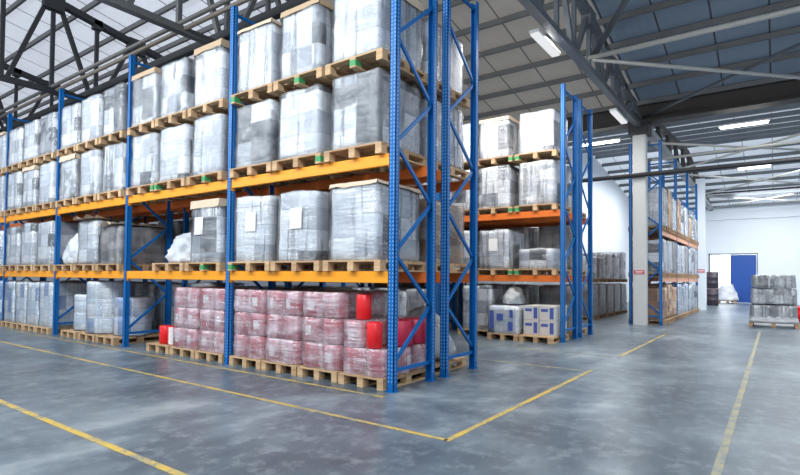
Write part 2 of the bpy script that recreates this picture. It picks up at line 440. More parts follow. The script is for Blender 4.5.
for (a, b) in (((13.5, -.6, 5.95), (19, -6.2, 6.0)), ((19, -.6, 6.0), (13.5, -6.2, 6.0)), ((20, -.6, 6.0), (27, -6.2, 6.0)), ((27, -.6, 6.0), (20, -6.2, 6.0)), ((27, -.6, 5.95), (33, -6.2, 5.95)), ((33, -.6, 5.95), (27, -6.2, 5.95))):
    brace('roof_brace', a, b, .04, PALESTEEL)
for uu in (19.5, 27.0):
    brace('roof_strut', (uu, -.5, 6.05), (uu, -13.5, 6.05), .05, BROWNSTEEL)
brace('tie_pipe', (12.3, 3.2, 4.70), (12.3, -13.5, 4.70), .07, DARKSTEEL)

# floor markings
def marking(u0, v0, u1, v1, mat=LINE):
    bm = bmesh.new(); box(bm, (min(u0,u1), min(v0,v1), .0005), (max(u0,u1), max(v0,v1), .003)); struct(mesh_obj('floor_marking', bm, mat))
marking(-3.10, -.5, -3.035, 20)
marking(-1.235, -1.54, -1.185, 12)
marking(-1.235, -1.575, 3.2, -1.515)
marking(4.9, -1.575, 10.0, -1.515)
marking(-.275, -.1, -.235, 12)
marking(3.05, -1.45, 3.11, 1.6, LINEF)
marking(4.88, -1.45, 4.94, 2.6, LINEF)
marking(-2.5, -3.565, 12.2, -3.50, LINEF)

# ------------------------------------------------------------------ racks
B = 3.32; DEP = .97; HT = 5.87; Z1, Z2 = 1.505, 3.004
def pallet_rack(label, P, L, bays, beam_mats, levels=(Z1, Z2), detail=True, mirror=False, loc=(0, 0, 0), bay_len=B, start=0):
    """P(a, d, z) -> world point; a runs along the rack, d from its face into its depth"""
    t = thing('pallet_rack', label, 'rack', loc)
    W = lambda a, d, z: Vector(P(a, d, z)) - Vector(loc)
    def pbox(bm, a0, a1, d0, d1, z0, z1, mi=0):
        p, q = W(a0, d0, z0), W(a1, d1, z1)
        box(bm, tuple(min(p[i], q[i]) for i in range(3)), tuple(max(p[i], q[i]) for i in range(3)), mi)
    for k in range(start, bays+1):
        a = k*bay_len
        for di, d in enumerate((0, DEP-.085)):
            bm = bmesh.new()
            # open channel: web plus two flanges
            pbox(bm, a-.05, a+.05, d if di == 0 else d+.077, d+.008 if di == 0 else d+.085, .008, HT)
            pbox(bm, a-.05, a-.042, d, d+.085, .008, HT); pbox(bm, a+.042, a+.05, d, d+.085, .008, HT)
            if detail and k <= start+1:
                z = .12
                while z < HT-.05:
                    for aa in (-.024, .024):
                        dd = d-.0015 if di == 0 else d+.0855
                        pbox(bm, a+aa-.008, a+aa+.008, dd, dd+.001, z, z+.022, 1)
                    pbox(bm, a-.0515, a-.0505, d+.026, d+.046, z, z+.022, 1)
                    z += .05
            post = mesh_obj('post', bm, [BLUE, HOLE_GLINT], t)
            bm = bmesh.new(); pbox(bm, a-.07, a+.07, d-.02, d+.105, .0, .008); mesh_obj('base_plate', bm, BLUE, post)
        # lacing of the end frame
        nodes = []
        z = .34; side = 1 if mirror else 0
        while z < HT-.1:
            nodes.append((z, side)); side = 1-side; z += .70
        ds = (.06, DEP-.06)
        bm = bmesh.new(); bar(bm, W(a, ds[0], .26), W(a, ds[1], .26), .035, .045); mesh_obj('brace', bm, BLUE, t)
        for (za, sa), (zb, sb) in zip(nodes, nodes[1:]):
            bm = bmesh.new(); bar(bm, W(a, ds[sa], za), W(a, ds[sb], zb), .032, .045); mesh_obj('brace', bm, BLUE, t)
        bm = bmesh.new(); bar(bm, W(a, ds[0], HT-.12), W(a, ds[1], HT-.12), .035, .045); mesh_obj('brace', bm, BLUE, t)
    for k in range(start, bays):
        for zl in levels:
            for d0, m in ((0.012, beam_mats[0]), (DEP-.062, beam_mats[1])):
                bm = bmesh.new()
                pbox(bm, k*bay_len+.055, (k+1)*bay_len-.055, d0, d0+.05, zl-.15, zl)
                bmesh.ops.bevel(bm, geom=list(bm.edges), offset=.006, segments=1, affect='EDGES')
                bmo = mesh_obj('beam', bm, m, t)
                for e in (k*bay_len+.052, (k+1)*bay_len-.058):
                    bm = bmesh.new(); pbox(bm, e, e+.006, d0-.008, d0+.06, zl-.19, zl-.002)
                    mesh_obj('end_plate', bm, m, bmo)
    return t

P_A = lambda u0: (lambda a, d, z: (u0+d, a, z))
P_Ab = lambda u0: (lambda a, d, z: (u0+DEP-d, a, z))
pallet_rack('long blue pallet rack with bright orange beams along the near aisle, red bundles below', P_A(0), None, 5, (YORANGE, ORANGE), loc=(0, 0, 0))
pallet_rack('blue pallet rack standing back to back just behind the near aisle rack', P_Ab(1.26), None, 5, (ORANGE, ORANGE), loc=(1.26, 0, 0), mirror=False)
pallet_rack('blue pallet rack with deep orange beams across the middle aisle from the red bundles', P_A(6.44), None, 3, (ORANGE, ORANGE), loc=(6.44, 0, 0))
pallet_rack('blue pallet rack back to back behind the middle aisle rack, before the pillar', P_Ab(7.70), None, 2, (ORANGE, ORANGE), loc=(7.70, 0, 0))
PC = lambda a, d, z: (12.95+a, -1.0+d, z)
pallet_rack('far blue pallet rack running away behind the pale pillar towards the door wall', PC, None, 3, (paint('faded_orange_paint', (.72, .36, .22), .5), ORANGE), loc=(12.95, -1.0, 0), bay_len=3.1)

# ------------------------------------------------------------------ pallets
def pallet_meshes(w, d, wood):
    """width w along local x, depth d along local y, 0.144 high, front = +y; stringers run along y"""
    def fin(name, bm, m):
        me = bpy.data.meshes.new(name); bmesh.ops.recalc_face_normals(bm, faces=bm.faces); bm.to_mesh(me); bm.free(); me.materials.append(m); return me
    bm = bmesh.new()
    n = 7; bw = w/(n*1.0)*.80
    nb = 7; bw = d/nb*.78
    for i in range(nb):
        y = -d/2 + bw/2 + i*(d-bw)/(nb-1)
        box(bm, (-w/2, y-bw/2, .122), (w/2, y+bw/2, .144))
    for x in (-w/2+.05, 0, w/2-.05): box(bm, (x-.05, -d/2, .100), (x+.05, d/2, .122))
    deck = fin('deck', bm, wood)
    bm = bmesh.new()
    for x in (-w/2+.05, 0, w/2-.05): box(bm, (x-.05, -d/2, 0), (x+.05, d/2, .022))
    skid = fin('skid', bm, wood)
    bm = bmesh.new(); box(bm, (-.05, -.06, .022), (.05, .06, .100)); blk = fin('block', bm, wood)
    bm = bmesh.new(); box(bm, (-.05, -.06, .022), (.05, .06, .100)); grn = fin('block', bm, GREENP)
    # one-mesh version for far copies
    bm = bmesh.new()
    for me in (deck, skid): bm.from_mesh(me)
    for x in (-w/2+.05, 0, w/2-.05):
        for y in (-d/2+.06, 0, d/2-.06): box(bm, (x-.05, y-.06, .022), (x+.05, y+.06, .100))
    whole = fin('wooden_pallet', bm, wood)
    return dict(w=w, d=d, deck=deck, skid=skid, block=blk, green=grn, whole=whole)
PAL_IND = pallet_meshes(1.0, 1.10, WOOD)
PAL_INDD = pallet_meshes(1.0, 1.10, WOODD)
PAL_EUR = pallet_meshes(.76, 1.15, WOOD)
PAL_FAR = pallet_meshes(.90, 1.10, WOODD)
PAL_BIG = pallet_meshes(1.25, 1.1, WOOD)

def pallet(pm, loc, rz, label, near=True, group='wooden pallets', green=None):
    if near:
        t = thing('wooden_pallet', label, 'pallet', loc, rz, group)
        inst('deck', pm['deck'], t); inst('skid', pm['skid'], t)
        w, d = pm['w'], pm['d']
        for ix, x in enumerate((-w/2+.05, 0, w/2-.05)):
            for iy, y in enumerate((d/2-.06, 0, -d/2+.06)):
                g = green is not None and iy == 0 and ix == green
                o = inst('block', pm['green' if g else 'block'], t, (x, y, 0))
                if g: o['label'] = 'green painted block'
        return t
    return tag(inst('wooden_pallet', pm['whole'], None, loc, rz), label, 'pallet', group)

# ------------------------------------------------------------------ wrapped loads
def lump_box(w, d, h, seed, amp=.018, taper=.02, res=.075, rnd=.05, topamp=.03, open_bottom=False):
    """closed rounded box, base at z=0, sides wavy like stretch-wrapped goods"""
    nx, ny, nz = max(3, int(w/res)), max(3, int(d/res)), max(3, int(h/res))
    bm = bmesh.new(); V = {}
    def vert(i, j, k):
        key = (i, j, k)
        if key in V: return V[key]
        x, y, z = (i/nx-.5), (j/ny-.5), k/nz
        X, Y, Z = x*w, y*d, z*h
        # rounded vertical corners and top edge
        q = Vector((max(0, abs(X)-(w/2-rnd)), max(0, abs(Y)-(d/2-rnd)), max(0, Z-(h-rnd))))
        if q.length > rnd:
            q2 = q*(rnd/q.length); 
            if q.x: X = math.copysign(w/2-rnd+q2.x, X)
            if q.y: Y = math.copysign(d/2-rnd+q2.y, Y)
            if q.z: Z = h-rnd+q2.z
        s = 1 - taper*z
        n1 = noise.noise(Vector((X*3+seed, Y*3, Z*5+seed*.7)))
        n2 = noise.noise(Vector((X*9+seed*2, Y*9, Z*14)))
        a = (n1*.75 + n2*.5)*amp*(.25+min(1, z*4))
        if abs(x) == .5: X += math.copysign(a-amp*.6, x)
        if abs(y) == .5: Y += math.copysign(a-amp*.6, y)
        if k == nz: Z += noise.noise(Vector((X*2.5+seed, Y*2.5, 3)))*topamp - topamp*.6
        V[key] = bm.verts.new((X*s, Y*s, Z)); return V[key]
    def quad(*ks):
        f = bm.faces.new([vert(*k) for k in ks]); f.smooth = True
    for i in range(nx):
        for j in range(ny):
            quad((i,j,nz),(i+1,j,nz),(i+1,j+1,nz),(i,j+1,nz))
            if not open_bottom: quad((i,j,0),(i,j+1,0),(i+1,j+1,0),(i+1,j,0))
    for k in range(nz):
        for i in range(nx):
            quad((i,0,k),(i+1,0,k),(i+1,0,k+1),(i,0,k+1)); quad((i,ny,k),(i,ny,k+1),(i+1,ny,k+1),(i+1,ny,k))
        for j in range(ny):
            quad((0,j,k),(0,j,k+1),(0,j+1,k+1),(0,j+1,k)); quad((nx,j,k),(nx,j+1,k),(nx,j+1,k+1),(nx,j,k+1))
    return bm

_cache = {}
def fin_mesh(name, bm, mat):
    me = bpy.data.meshes.new(name); bmesh.ops.recalc_face_normals(bm, faces=bm.faces); bm.to_mesh(me); bm.free(); me.materials.append(mat); return me
def shell_mesh(bm, off):
    bmesh.ops.recalc_face_normals(bm, faces=bm.faces); bm.normal_update()
    for v in bm.verts:
        if v.co.z > .001: v.co += v.normal*off
        else: v.co += Vector((v.normal.x, v.normal.y, 0))*off
    return bm

STYLE = {
    'white': (BODY_W, FILM, 'white film-wrapped carton load'),
    'grey': (BODY_G, FILM, 'pale grey film-wrapped carton load'),
    'dark': (BODY_D, FILMTHIN, 'dark grey-brown wrapped load'),
    'brown': (BODY_B, FILMTHIN, 'brown carton load under thin film'),
    'blue': (BODY_BL, FILM, 'white and pale blue wrapped load'),
}
def cap_mesh(w, d, seed, flaps=False):
    bm = bmesh.new()
    r = random.Random(seed)
    # creased sheet with a short skirt
    n = 6
    for part in (0,):
        top = [[bm.verts.new((w*(i/n-.5), d*(j/n-.5), noise.noise(Vector((i*.9+seed, j*.9, 1)))*.012)) for j in range(n+1)] for i in range(n+1)]
        for i in range(n):
            for j in range(n): bm.faces.new((top[i][j], top[i+1][j], top[i+1][j+1], top[i][j+1]))
        drop = .04 + r.random()*.10
        for edge, dx, dy in (([top[i][n] for i in range(n+1)], 0, 1), ([top[i][0] for i in range(n+1)], 0, -1), (top[0], -1, 0), (top[n], 1, 0)):
            low = [bm.verts.new(v.co + Vector((dx*(.012 if not flaps else .04), dy*(.012 if not flaps else .12), -drop + (r.random()-.5)*.03 if not flaps else (r.random()-.35)*.1))) for v in edge]
            for a in range(n): bm.faces.new((edge[a], edge[a+1], low[a+1], low[a]))
    return bm

def load_mesh(style, w, d, h, var, round_=False):
    key = (style, w, d, h, var)
    if key not in _cache:
        bmat, fmat, _ = STYLE[style]
        sd = 11.3*var + len(_cache)*.77
        A = fin_mesh('goods', lump_box(w-.03, d-.03, h-.012, sd, .008, .01, .12, .018), bmat)
        F = fin_mesh('stretch_film', shell_mesh(lump_box(w-.03, d-.03, h-.012, sd, .012, .02, .12, .03), .004) if False else shell_mesh(lump_box(w, d, h, sd, .016, .012, .07, .03, open_bottom=True), .002), fmat)
        _cache[key] = (A, F)
    return _cache[key]

def wrapped_load(style, loc, rz, w, d, h, var, label, cap=None, group=None, lab=False, film=True):
    t = thing('wrapped_load', label, 'load', loc, rz, group)
    A, F = load_mesh(style, w, d, h, var)
    inst('goods', A, t)
    if film: inst('stretch_film', F, t)
    if cap:
        bm = cap_mesh(w*.99+(.02 if cap != 'flaps' else -.03), d*.99+.02, var*3.1+loc[1], cap == 'flaps')
        mesh_obj('cardboard_cap', bm, KRAFT if var % 2 else KRAFTL, t, loc=(0, 0, h+.012))
    if lab:
        bm = bmesh.new(); x = (var % 3 - 1)*.15
        box(bm, (x-.12, d/2+.012, h*.45), (x+.12, d/2+.014, h*.45+.30))
        o = mesh_obj('paper_label', bm, WHITEP, t); o['label'] = 'white paper sheet'
    return t

RF = PI/2   # faces the near aisle (local +y -> world -x)
ORD = ['first', 'second', 'third', 'fourth', 'fifth']
POS = ['right', 'middle', 'left']
SLOT = [(.14, 1.12), (1.20, 2.20), (2.27, 3.20)]
LV = {'floor': (0, 'on floor'), 'low': (Z1+.004, 'on low beam'), 'high': (Z2+.004, 'on high beam'), 'top': (None, 'in top tier')}

def stack_slot(rackname, u_c, bay, slot, level, style, h, var, near, v0=0, cap=None, lab=False, pz=None, film=True, rz=RF, wood=None, note='', dv=0):
    a0, a1 = SLOT[slot]
    v = v0 + bay*B + (a0+a1)/2 + dv
    z = LV[level][0] if pz is None else pz
    pm = wood or PAL_IND
    where = f'{POS[slot]} place {LV[level][1]}, {ORD[bay]} bay, {rackname}'
    r = random.Random(var*7+bay*31+slot*5+len(level))
    green = r.choice([None, None, 0, 2, 1])
    pallet(pm, (u_c, v, z), rz, 'wooden pallet, ' + where, near, 'wooden pallets', green)
    w = .78 + r.random()*.07
    rr = rz + (r.random()-.5)*.02
    wrapped_load(style, (u_c + (r.random()-.5)*.02, v, z+.147), rr, round(w, 2), 1.02, h, var, STYLE[style][2] + ', ' + where + note, cap, 'wrapped pallet loads', lab, film)
    return z + .147 + h

# ---- near aisle rack, face row
UC = .49
for bay in range(5):
    for slot in range(3):
        if bay == 4 and slot > 0: continue
        near = bay <= 1
        r = random.Random(bay*10+slot)
        var = (bay*3+slot) % 6
        # high beam, two tiers
        h1 = 1.02
        st = 'white' if r.random() < .75 else 'grey'
        stack_slot('near rack', UC, bay, slot, 'high', st, h1, var, near, cap='sheet' if r.random() < .15 else None, lab=False)
        zt = Z2 + .004 + .147 + 1.02 + .035
        stack_slot('near rack', UC, bay, slot, 'top', 'white' if r.random() < .7 else 'grey', 1.02, (var+2) % 6, near, cap='sheet' if ((bay == 0 and slot > 0) or r.random() < .3) else None, pz=zt)
def low(bay, slot, style, h, var, **k): return stack_slot('near rack', UC, bay, slot, 'low', style, h, var, bay <= 1, **k)
low(0, 0, 'white', 1.02, 4, cap='sheet'); low(0, 1, 'white', 1.03, 1, lab=True); low(0, 2, 'grey', 1.05, 4, lab=True)
low(1, 0, 'grey', 1.05, 2, lab=True, cap='sheet')
low(2, 0, 'dark', .80, 2, cap='flaps'); low(2, 1, 'white', .98, 5, cap='flaps')
low(3, 0, 'white', 1.08, 1); low(3, 1, 'white', 1.10, 2); low(3, 2, 'white', 1.05, 3); low(4, 0, 'blue', 1.0, 1)

# crumpled film heaps (partly used loads)
def heap(loc, rz, w, d, h, seed, label, mat=None, name='wrapped_heap', cat='load'):
    bm = bmesh.new()
    bmesh.ops.create_icosphere(bm, subdivisions=4, radius=1)
    for v in bm.verts:
        p = v.co.copy()
        n = noise.noise(p*1.7+Vector((seed, 0, 0)))*.26 + abs(noise.noise(p*5+Vector((seed, 3, 0))))*.22 + noise.noise(p*11)*.05
        p *= (1 + n)*.86
        e = max(abs(p.x), abs(p.y))
        p = Vector((max(-1, min(1, p.x*1.15)), max(-1, min(1, p.y*1.15)), p.z))
        z = max(0, (p.z+.55)/1.5)
        v.co = Vector((p.x*w/2*(1.08-.35*z), p.y*d/2*(1.08-.35*z), z*h))
    t = thing(name, label, cat, loc, rz)
    mesh_obj('goods', bm, mat or FOLDED, t, smooth=True)
    return t
def folded_mat(name, col):
    m, nt, out = new_mat(name); N = NT(nt)
    co = N.n('ShaderNodeTexCoord').outputs['Object']
    f = N.noise(co, 7, 5, .65); g = N.noise(co, 2.5, 3)
    c = N.ramp(g, [(.3, tuple(x*.72 for x in col)), (.7, col)])
    N.l(N.bsdf(c, .3, normal=N.bump(f, .8, .05), spec=.7), out.inputs[0]); return m
FOLDED = folded_mat('crumpled_film', (.70, .73, .78))
FOLDEDG = folded_mat('crumpled_grey_film', (.50, .53, .55))
pallet(PAL_IND, (UC, B+1.70, Z1+.004), RF, 'wooden pallet under the low crumpled film heap, low beam, second bay, near rack', True, 'wooden pallets')
heap((UC-.1, B+1.62, Z1+.152), RF, .86, .8, .62, 2.2, 'low crumpled white film heap on low beam, second bay of near rack')
pallet(PAL_IND, (UC, 2*B+2.75, Z1+.004), RF, 'wooden pallet under the crumpled white sack, low beam, third bay, near rack', False, 'wooden pallets')
heap((UC-.05, 2*B+2.75, Z1+.152), RF, .9, .9, .82, 5.1, 'crumpled white sack load on low beam, third bay of near rack')

# ---- red roll bundles on the floor of the first two bays
RR, RH = .183, .345
def roll_mesh(m):
    bm = bmesh.new()
    lathe(bm, [(.05, .006), (RR-.012, .0), (RR, .012), (RR, RH-.012), (RR-.012, RH), (.05, RH-.006), (.045, RH-.03)], 28)
    return fin_mesh('roll', bm, m)
ROLL = roll_mesh(ROLLRED); ROLLB = roll_mesh(REDP)
def slim_roll():
    bm = bmesh.new(); r = .105
    lathe(bm, [(.04, .006), (r-.01, 0), (r, .01), (r, RH-.02), (r-.01, RH-.01), (.04, RH-.015), (.035, RH-.04)], 24)
    return fin_mesh('roll', bm, REDP)
ROLLS = slim_roll()
def roll_label_mesh():
    bm = bmesh.new()
    A, Bv = [], []
    for i in range(7):
        a = PI/2 - .3 + i*.1
        A.append(bm.verts.new(((RR+.002)*math.cos(a), (RR+.002)*math.sin(a), .10))); Bv.append(bm.verts.new(((RR+.002)*math.cos(a), (RR+.002)*math.sin(a), .24)))
    for i in range(6): bm.faces.new((A[i], A[i+1], Bv[i+1], Bv[i]))
    return fin_mesh('paper_label', bm, WHITEP)
ROLLLAB = roll_label_mesh()
def bundle_film(nx, ny, seed):
    """film hull hugging nx by ny upright rolls: scalloped outline pulled flat between rolls"""
    bm = bmesh.new()
    p = .375; w, d = nx*p, ny*p
    pts = []
    def side(n, f):
        for i in range(n*8):
            s = i/(n*8); pts.append(f(s, .034*abs(math.cos(s*n*PI))**1.0 if 0 < s < 1 else 0))
    side(nx, lambda s, c: (-w/2+s*w, d/2-c*.8)); side(ny, lambda s, c: (w/2-c*.8, d/2-s*d)); side(nx, lambda s, c: (w/2-s*w, -d/2+c*.8)); side(ny, lambda s, c: (-w/2+c*.8, -d/2+s*d))
    # round the four corners
    out = []
    for x, y in pts:
        qx, qy = max(0, abs(x)-(w/2-.15)), max(0, abs(y)-(d/2-.15)); L = math.hypot(qx, qy)
        if L > .15 and qx and qy: x = math.copysign(w/2-.15+qx*.15/L, x); y = math.copysign(d/2-.15+qy*.15/L, y)
        out.append((x, y))
    rings = []; nz = 7
    for k in range(nz+1):
        z = k/nz*(RH+.008)
        ring = []
        for x, y in out:
            a = noise.noise(Vector((x*7+seed, y*7, z*9)))*.006 + .008
            s = 1 + a/.37 * (.55 if k in (0, nz) else 1) - (.012 if k in (0, nz) else 0)
            ring.append(bm.verts.new((x*s, y*s, z)))
        rings.append(ring)
    n = len(out)
    for A, Bq in zip(rings, rings[1:]):
        for i in range(n):
            f = bm.faces.new((A[i], A[(i+1)%n], Bq[(i+1)%n], Bq[i])); f.smooth = True
    bm.faces.new(rings[-1])
    return fin_mesh('stretch_film', bm, FILMRED)
BFILM = [bundle_film(2, 3, s*4.7+1) for s in range(4)]
BFILM1 = [bundle_film(1, 3, 9.)]
def roll_bundle(loc, label, var, nx=2, ny=3, rz=RF):
    t = thing('roll_bundle', label, 'bundle', loc, rz, 'red roll bundles on floor pallets')
    r = random.Random(var*13+1)
    for ix in range(nx):
        for iy in range(ny):
            o = inst('roll', ROLL, t, ((ix-(nx-1)/2)*.375, (iy-(ny-1)/2)*.375, .002), (r.random()-.5)*.5)
            if (iy == ny-1 or ix == 0) and r.random() < .45:
                l = inst('paper_label', ROLLLAB, o, rz=(0 if iy == ny-1 else PI/2)+(r.random()-.5)*.6)
    inst('stretch_film', (BFILM if nx == 2 else BFILM1)[var % (4 if nx == 2 else 1)], t, (0, 0, .001))
    return t
def bare_roll(loc, label, label_side=False):
    t = thing('red_roll', label, 'roll', loc, RF)
    inst('roll', ROLLS, t)
    if label_side:
        bm = bmesh.new(); A, Bv = [], []
        for i in range(7):
            a = PI/2 + .25 + i*.13
            A.append(bm.verts.new((.107*math.cos(a), .107*math.sin(a), .01))); Bv.append(bm.verts.new((.107*math.cos(a), .107*math.sin(a), RH-.02)))
        for i in range(6): bm.faces.new((A[i], A[i+1], Bv[i+1], Bv[i]))
        mesh_obj('white_stripe', bm, WHITEP, t)
    return t
TIER = ['bottom', 'middle', 'top']
UR = .585
cols = [(.50, 'end'), (1.29, 'second'), (2.08, 'third'), (2.87, 'fourth'), (B+.50, 'fifth'), (B+1.29, 'sixth')]
PALV = [(.50, 'end'), (1.36, 'second'), (2.08, 'third'), (2.83, 'fourth')]
for ci, (v, nm) in enumerate(cols):
    pallet(PAL_EUR, (UR, v, 0), RF, f'wooden floor pallet under the {nm} red stack from the corner post', True, 'wooden pallets')
    for k in range(3):
        z = .147 + k*(RH+.012)
        if ci == 0 and k >= 1: continue
        roll_bundle((UR, v+(random.random()-.5)*.02, z), f'film-wrapped red roll bundle, {TIER[k]} tier of {nm} stack from the corner post', ci*3+k)
# end stack: middle tier is half a bundle beside loose rolls
z2 = .147 + (RH+.012)
roll_bundle((UR, .485+.20, z2), 'single-width wrapped red roll bundle on end stack beside a bare red roll', 1, 1, 3)
bare_roll((UR-.44, .37, z2+.002), 'bare bright red roll standing right of the wrapped one on end stack')
bare_roll((UR-.36, .62, z2+RH+.014), 'bare bright red roll standing on top of the end stack')
roll_bundle((UR+.22, .28, z2), 'short wrapped red roll bundle behind the bare roll on end stack', 2, 1, 2) if False else None
t = thing('roll_bundle', 'wrapped red rolls behind the bare roll, beside the end frame', 'bundle', (UR+.20, .285, z2), RF)
for iy in range(2): 
    o = inst('roll', ROLL, t, (0, -.19+iy*.375, .002)); inst('paper_label', ROLLLAB, o, rz=PI/2*(-1))
# seventh pallet with one striped roll and one wrapped roll
pallet(PAL_EUR, (UR, B+2.09, 0), RF, 'wooden floor pallet carrying only a striped red roll and a pale wrapped one', True, 'wooden pallets')
bare_roll((UR-.40, B+1.86, .149), 'bright red roll with a white stripe on a nearly empty floor pallet', True)
bare_roll((UR-.40, B+2.12, .149), 'bright red roll beside the white-striped roll, nearer the pallet edge')
t = thing('red_roll', 'pale pink film-covered pair of rolls standing behind the striped red roll', 'roll', (UR+.15, B+2.0, .149), RF)
inst('roll', ROLL, t); inst('roll', ROLL, t, (0, 0, RH+.004))
bm = bmesh.new(); lathe(bm, [(RR+.008, 0), (RR+.010, .3), (RR+.006, .36), (RR+.010, .66), (RR-.02, 2*RH+.02)], 28); mesh_obj('stretch_film', bm, film_mat('pink_film', .5, .85, (.86, .62, .66)), t)

# ---- floor loads of the third and fourth bays
def drum_load(loc, rz, r0, h, tiers, label, mat, film, n=1):
    t = thing('wrapped_drum_load', label, 'load', loc, rz)
    prof = []
    th = h/tiers
    for k in range(tiers):
        z = k*th
        prof += [(r0-.03, z+.004), (r0-.008, z+.03), (r0-.008, z+th-.03), (r0-.03, z+th-.004)]
    bm = bmesh.new(); lathe(bm, prof, 32); mesh_obj('goods', bm, mat, t)
    bm = bmesh.new(); m = 18
    pr = [(r0 + .012*noise.noise(Vector((0, k*1.3, r0*9))) + .004, h*k/m) for k in range(m+1)] + [(r0*.8, h+.02)]
    lathe(bm, pr, 32); mesh_obj('stretch_film', bm, film, t)
    return t
for i, (v, hh) in enumerate(((2*B+.72, 1.02), (2*B+1.55, 1.20), (2*B+2.45, .98))):
    nm = ['right', 'middle', 'left'][i]
    pallet(PAL_EUR, (UC+.05, v, 0), RF, f'{nm} floor pallet under pale wrapped drums, third bay, near rack', False, 'wooden pallets')
drum_load((UC-.02, 2*B+1.55, .147), RF, .47, 1.13, 3, 'tall pale wrapped drum-shaped load on floor, middle of third bay', BODY_BL, FILM)
drum_load((UC+.05, 2*B+.68, .147), RF, .37, .80, 2, 'shorter pale wrapped drum-shaped load on floor, right of the tall one, third bay', BODY_BL, FILM)
drum_load((UC+.0, 2*B+2.45, .147), RF, .38, .82, 2, 'pale wrapped drum-shaped load on floor beside the third blue post', BODY_BL, FILM)
for i in range(4):
    v = 3*B + .50 + i*.78
    where = f'{ORD[i]} from its near post, fourth bay of near rack'
    pallet(PAL_EUR, (UC+.02, v, 0), RF, f'wooden floor pallet {where}', False, 'wooden pallets')
    wrapped_load('blue', (UC, v, .147), RF, .72, 1.0, 1.10, i, f'tall blue-printed load on floor, {where}', None, 'wrapped pallet loads')
pallet(PAL_EUR, (UC, 4*B+.52, 0), RF, 'wooden floor pallet in the fifth bay of near rack', False, 'wooden pallets')
wrapped_load('blue', (UC, 4*B+.5, .147), RF, .72, 1.0, 1.1, 2, 'tall white wrapped load on floor, fifth bay of near rack', None, 'wrapped pallet loads')

# ---- row behind (back to back)
UB = 1.74
RB = -PI/2
for bay in range(4):
    for slot in range(3):
        r = random.Random(bay*17+slot+100); var = (bay+slot*2) % 6
        st = lambda: r.choice(['white', 'grey', 'grey', 'dark'])
        if not (bay == 0 and slot == 0):
            pass
        stack_slot('back rack', UB, bay, slot, 'high', 'grey' if bay == 0 else st(), 1.0, var, False, rz=RB)
        stack_slot('back rack', UB, bay, slot, 'top', 'grey' if bay == 0 else st(), .98, (var+1) % 6, False, pz=Z2+.004+.147+1.02+.035, rz=RB)
        s2 = 'brown' if (bay == 0 and slot == 0) else ('dark' if bay > 0 else 'grey')
        stack_slot('back rack', UB, bay, slot, 'low', s2, .95+r.random()*.1, (var+3) % 6, False, rz=RB)
        if bay == 0 and slot == 0: continue
        s3 = 'blue' if bay in (1, 2) else ('grey' if slot else 'dark')
        stack_slot('back rack', UB, bay, slot, 'floor', s3, 1.05+r.random()*.1, (var+4) % 6, False, rz=RB)
pallet(PAL_IND, (UB, .68, 0), RB, 'wooden floor pallet under the pale sack heap at the back rack end', True, 'wooden pallets')
heap((UB+.02, .66, .147), RB, .92, .98, .82, 8.4, 'pale wrapped sack heap on floor inside the back rack end frame', FOLDEDG)

# ---- middle aisle rack
UB2 = 6.95
def mid(bay, slot, level, style, h, var, **k): return stack_slot('middle rack', UB2, bay, slot, level, style, h, var, bay == 0 and level != 'floor', **k)
ZT2 = Z2+.004+.147+1.05+.035
for slot, dv in ((0, .0), (1, .0), (2, 0)):
    mid(0, slot, 'high', ['white', 'grey', 'white'][slot], 1.05, slot+1, cap=None)
    mid(0, slot, 'top', 'white', [1.0, .98, 1.0][slot], slot+3, pz=ZT2, cap='sheet' if slot == 1 else None)
mid(0, 0, 'low', 'white', .50, 3, note=''); mid(0, 1, 'low', 'white', .98, 4, lab=True); mid(0, 2, 'low', 'grey', 1.0, 2)
for bay in (1, 2):
    for slot in range(3):
        mid(bay, slot, 'high', 'white', 1.05, slot); mid(bay, slot, 'low', 'grey', 1.0, slot+2); mid(bay, slot, 'floor', 'grey', 1.0, slot+1)
        if bay == 1: mid(bay, slot, 'top', 'white', 1.0, slot+1, pz=ZT2)
pallet(PAL_IND, (UB2, 2.16, 0), RF, 'wooden floor pallet under the tall pale load, first bay, middle rack', True, 'wooden pallets')
wrapped_load('grey', (UB2, 2.16, .147), RF, .80, .98, 1.12, 2, 'tall pale grey wrapped load on floor beside the low blue-marked pallets', None, 'wrapped pallet loads')
for nm in (0,):
    pallet(PAL_EUR, (6.58, 1.26, 0), RF, 'wooden floor pallet under the white sack load with blue print', True, 'wooden pallets')
    pallet(PAL_EUR, (6.58, .46, 0), RF, 'wooden floor pallet under the loose blue-banded cartons', True, 'wooden pallets')
SACK = wrapped_load('blue', (6.58, 1.26, .147), RF, .74, 1.1, .66, 5, 'low white sack load with blue print on floor pallet, middle rack', None, 'wrapped pallet loads')
for x, z, w_, h_ in ((-.27, .12, .10, .40), (-.06, .30, .16, .16), (.20, .08, .12, .20), (.22, .38, .08, .18)):
    bm = bmesh.new(); box(bm, (6.005, 1.26-x-w_/2, .147+z), (6.010, 1.26-x+w_/2, .147+z+h_)); pr = mesh_obj('blue_print', bm, BLUEINK, SACK)
    pr.matrix_parent_inverse = (Matrix.Translation(SACK.location) @ Matrix.Rotation(SACK.rotation_euler.z, 4, 'Z')).inverted()
t = heap((6.70, 1.26, .147+.67), RF, .5, .6, .42, 3.3, 'grey wrapped lump on top of the white sack load, middle rack', FOLDEDG)
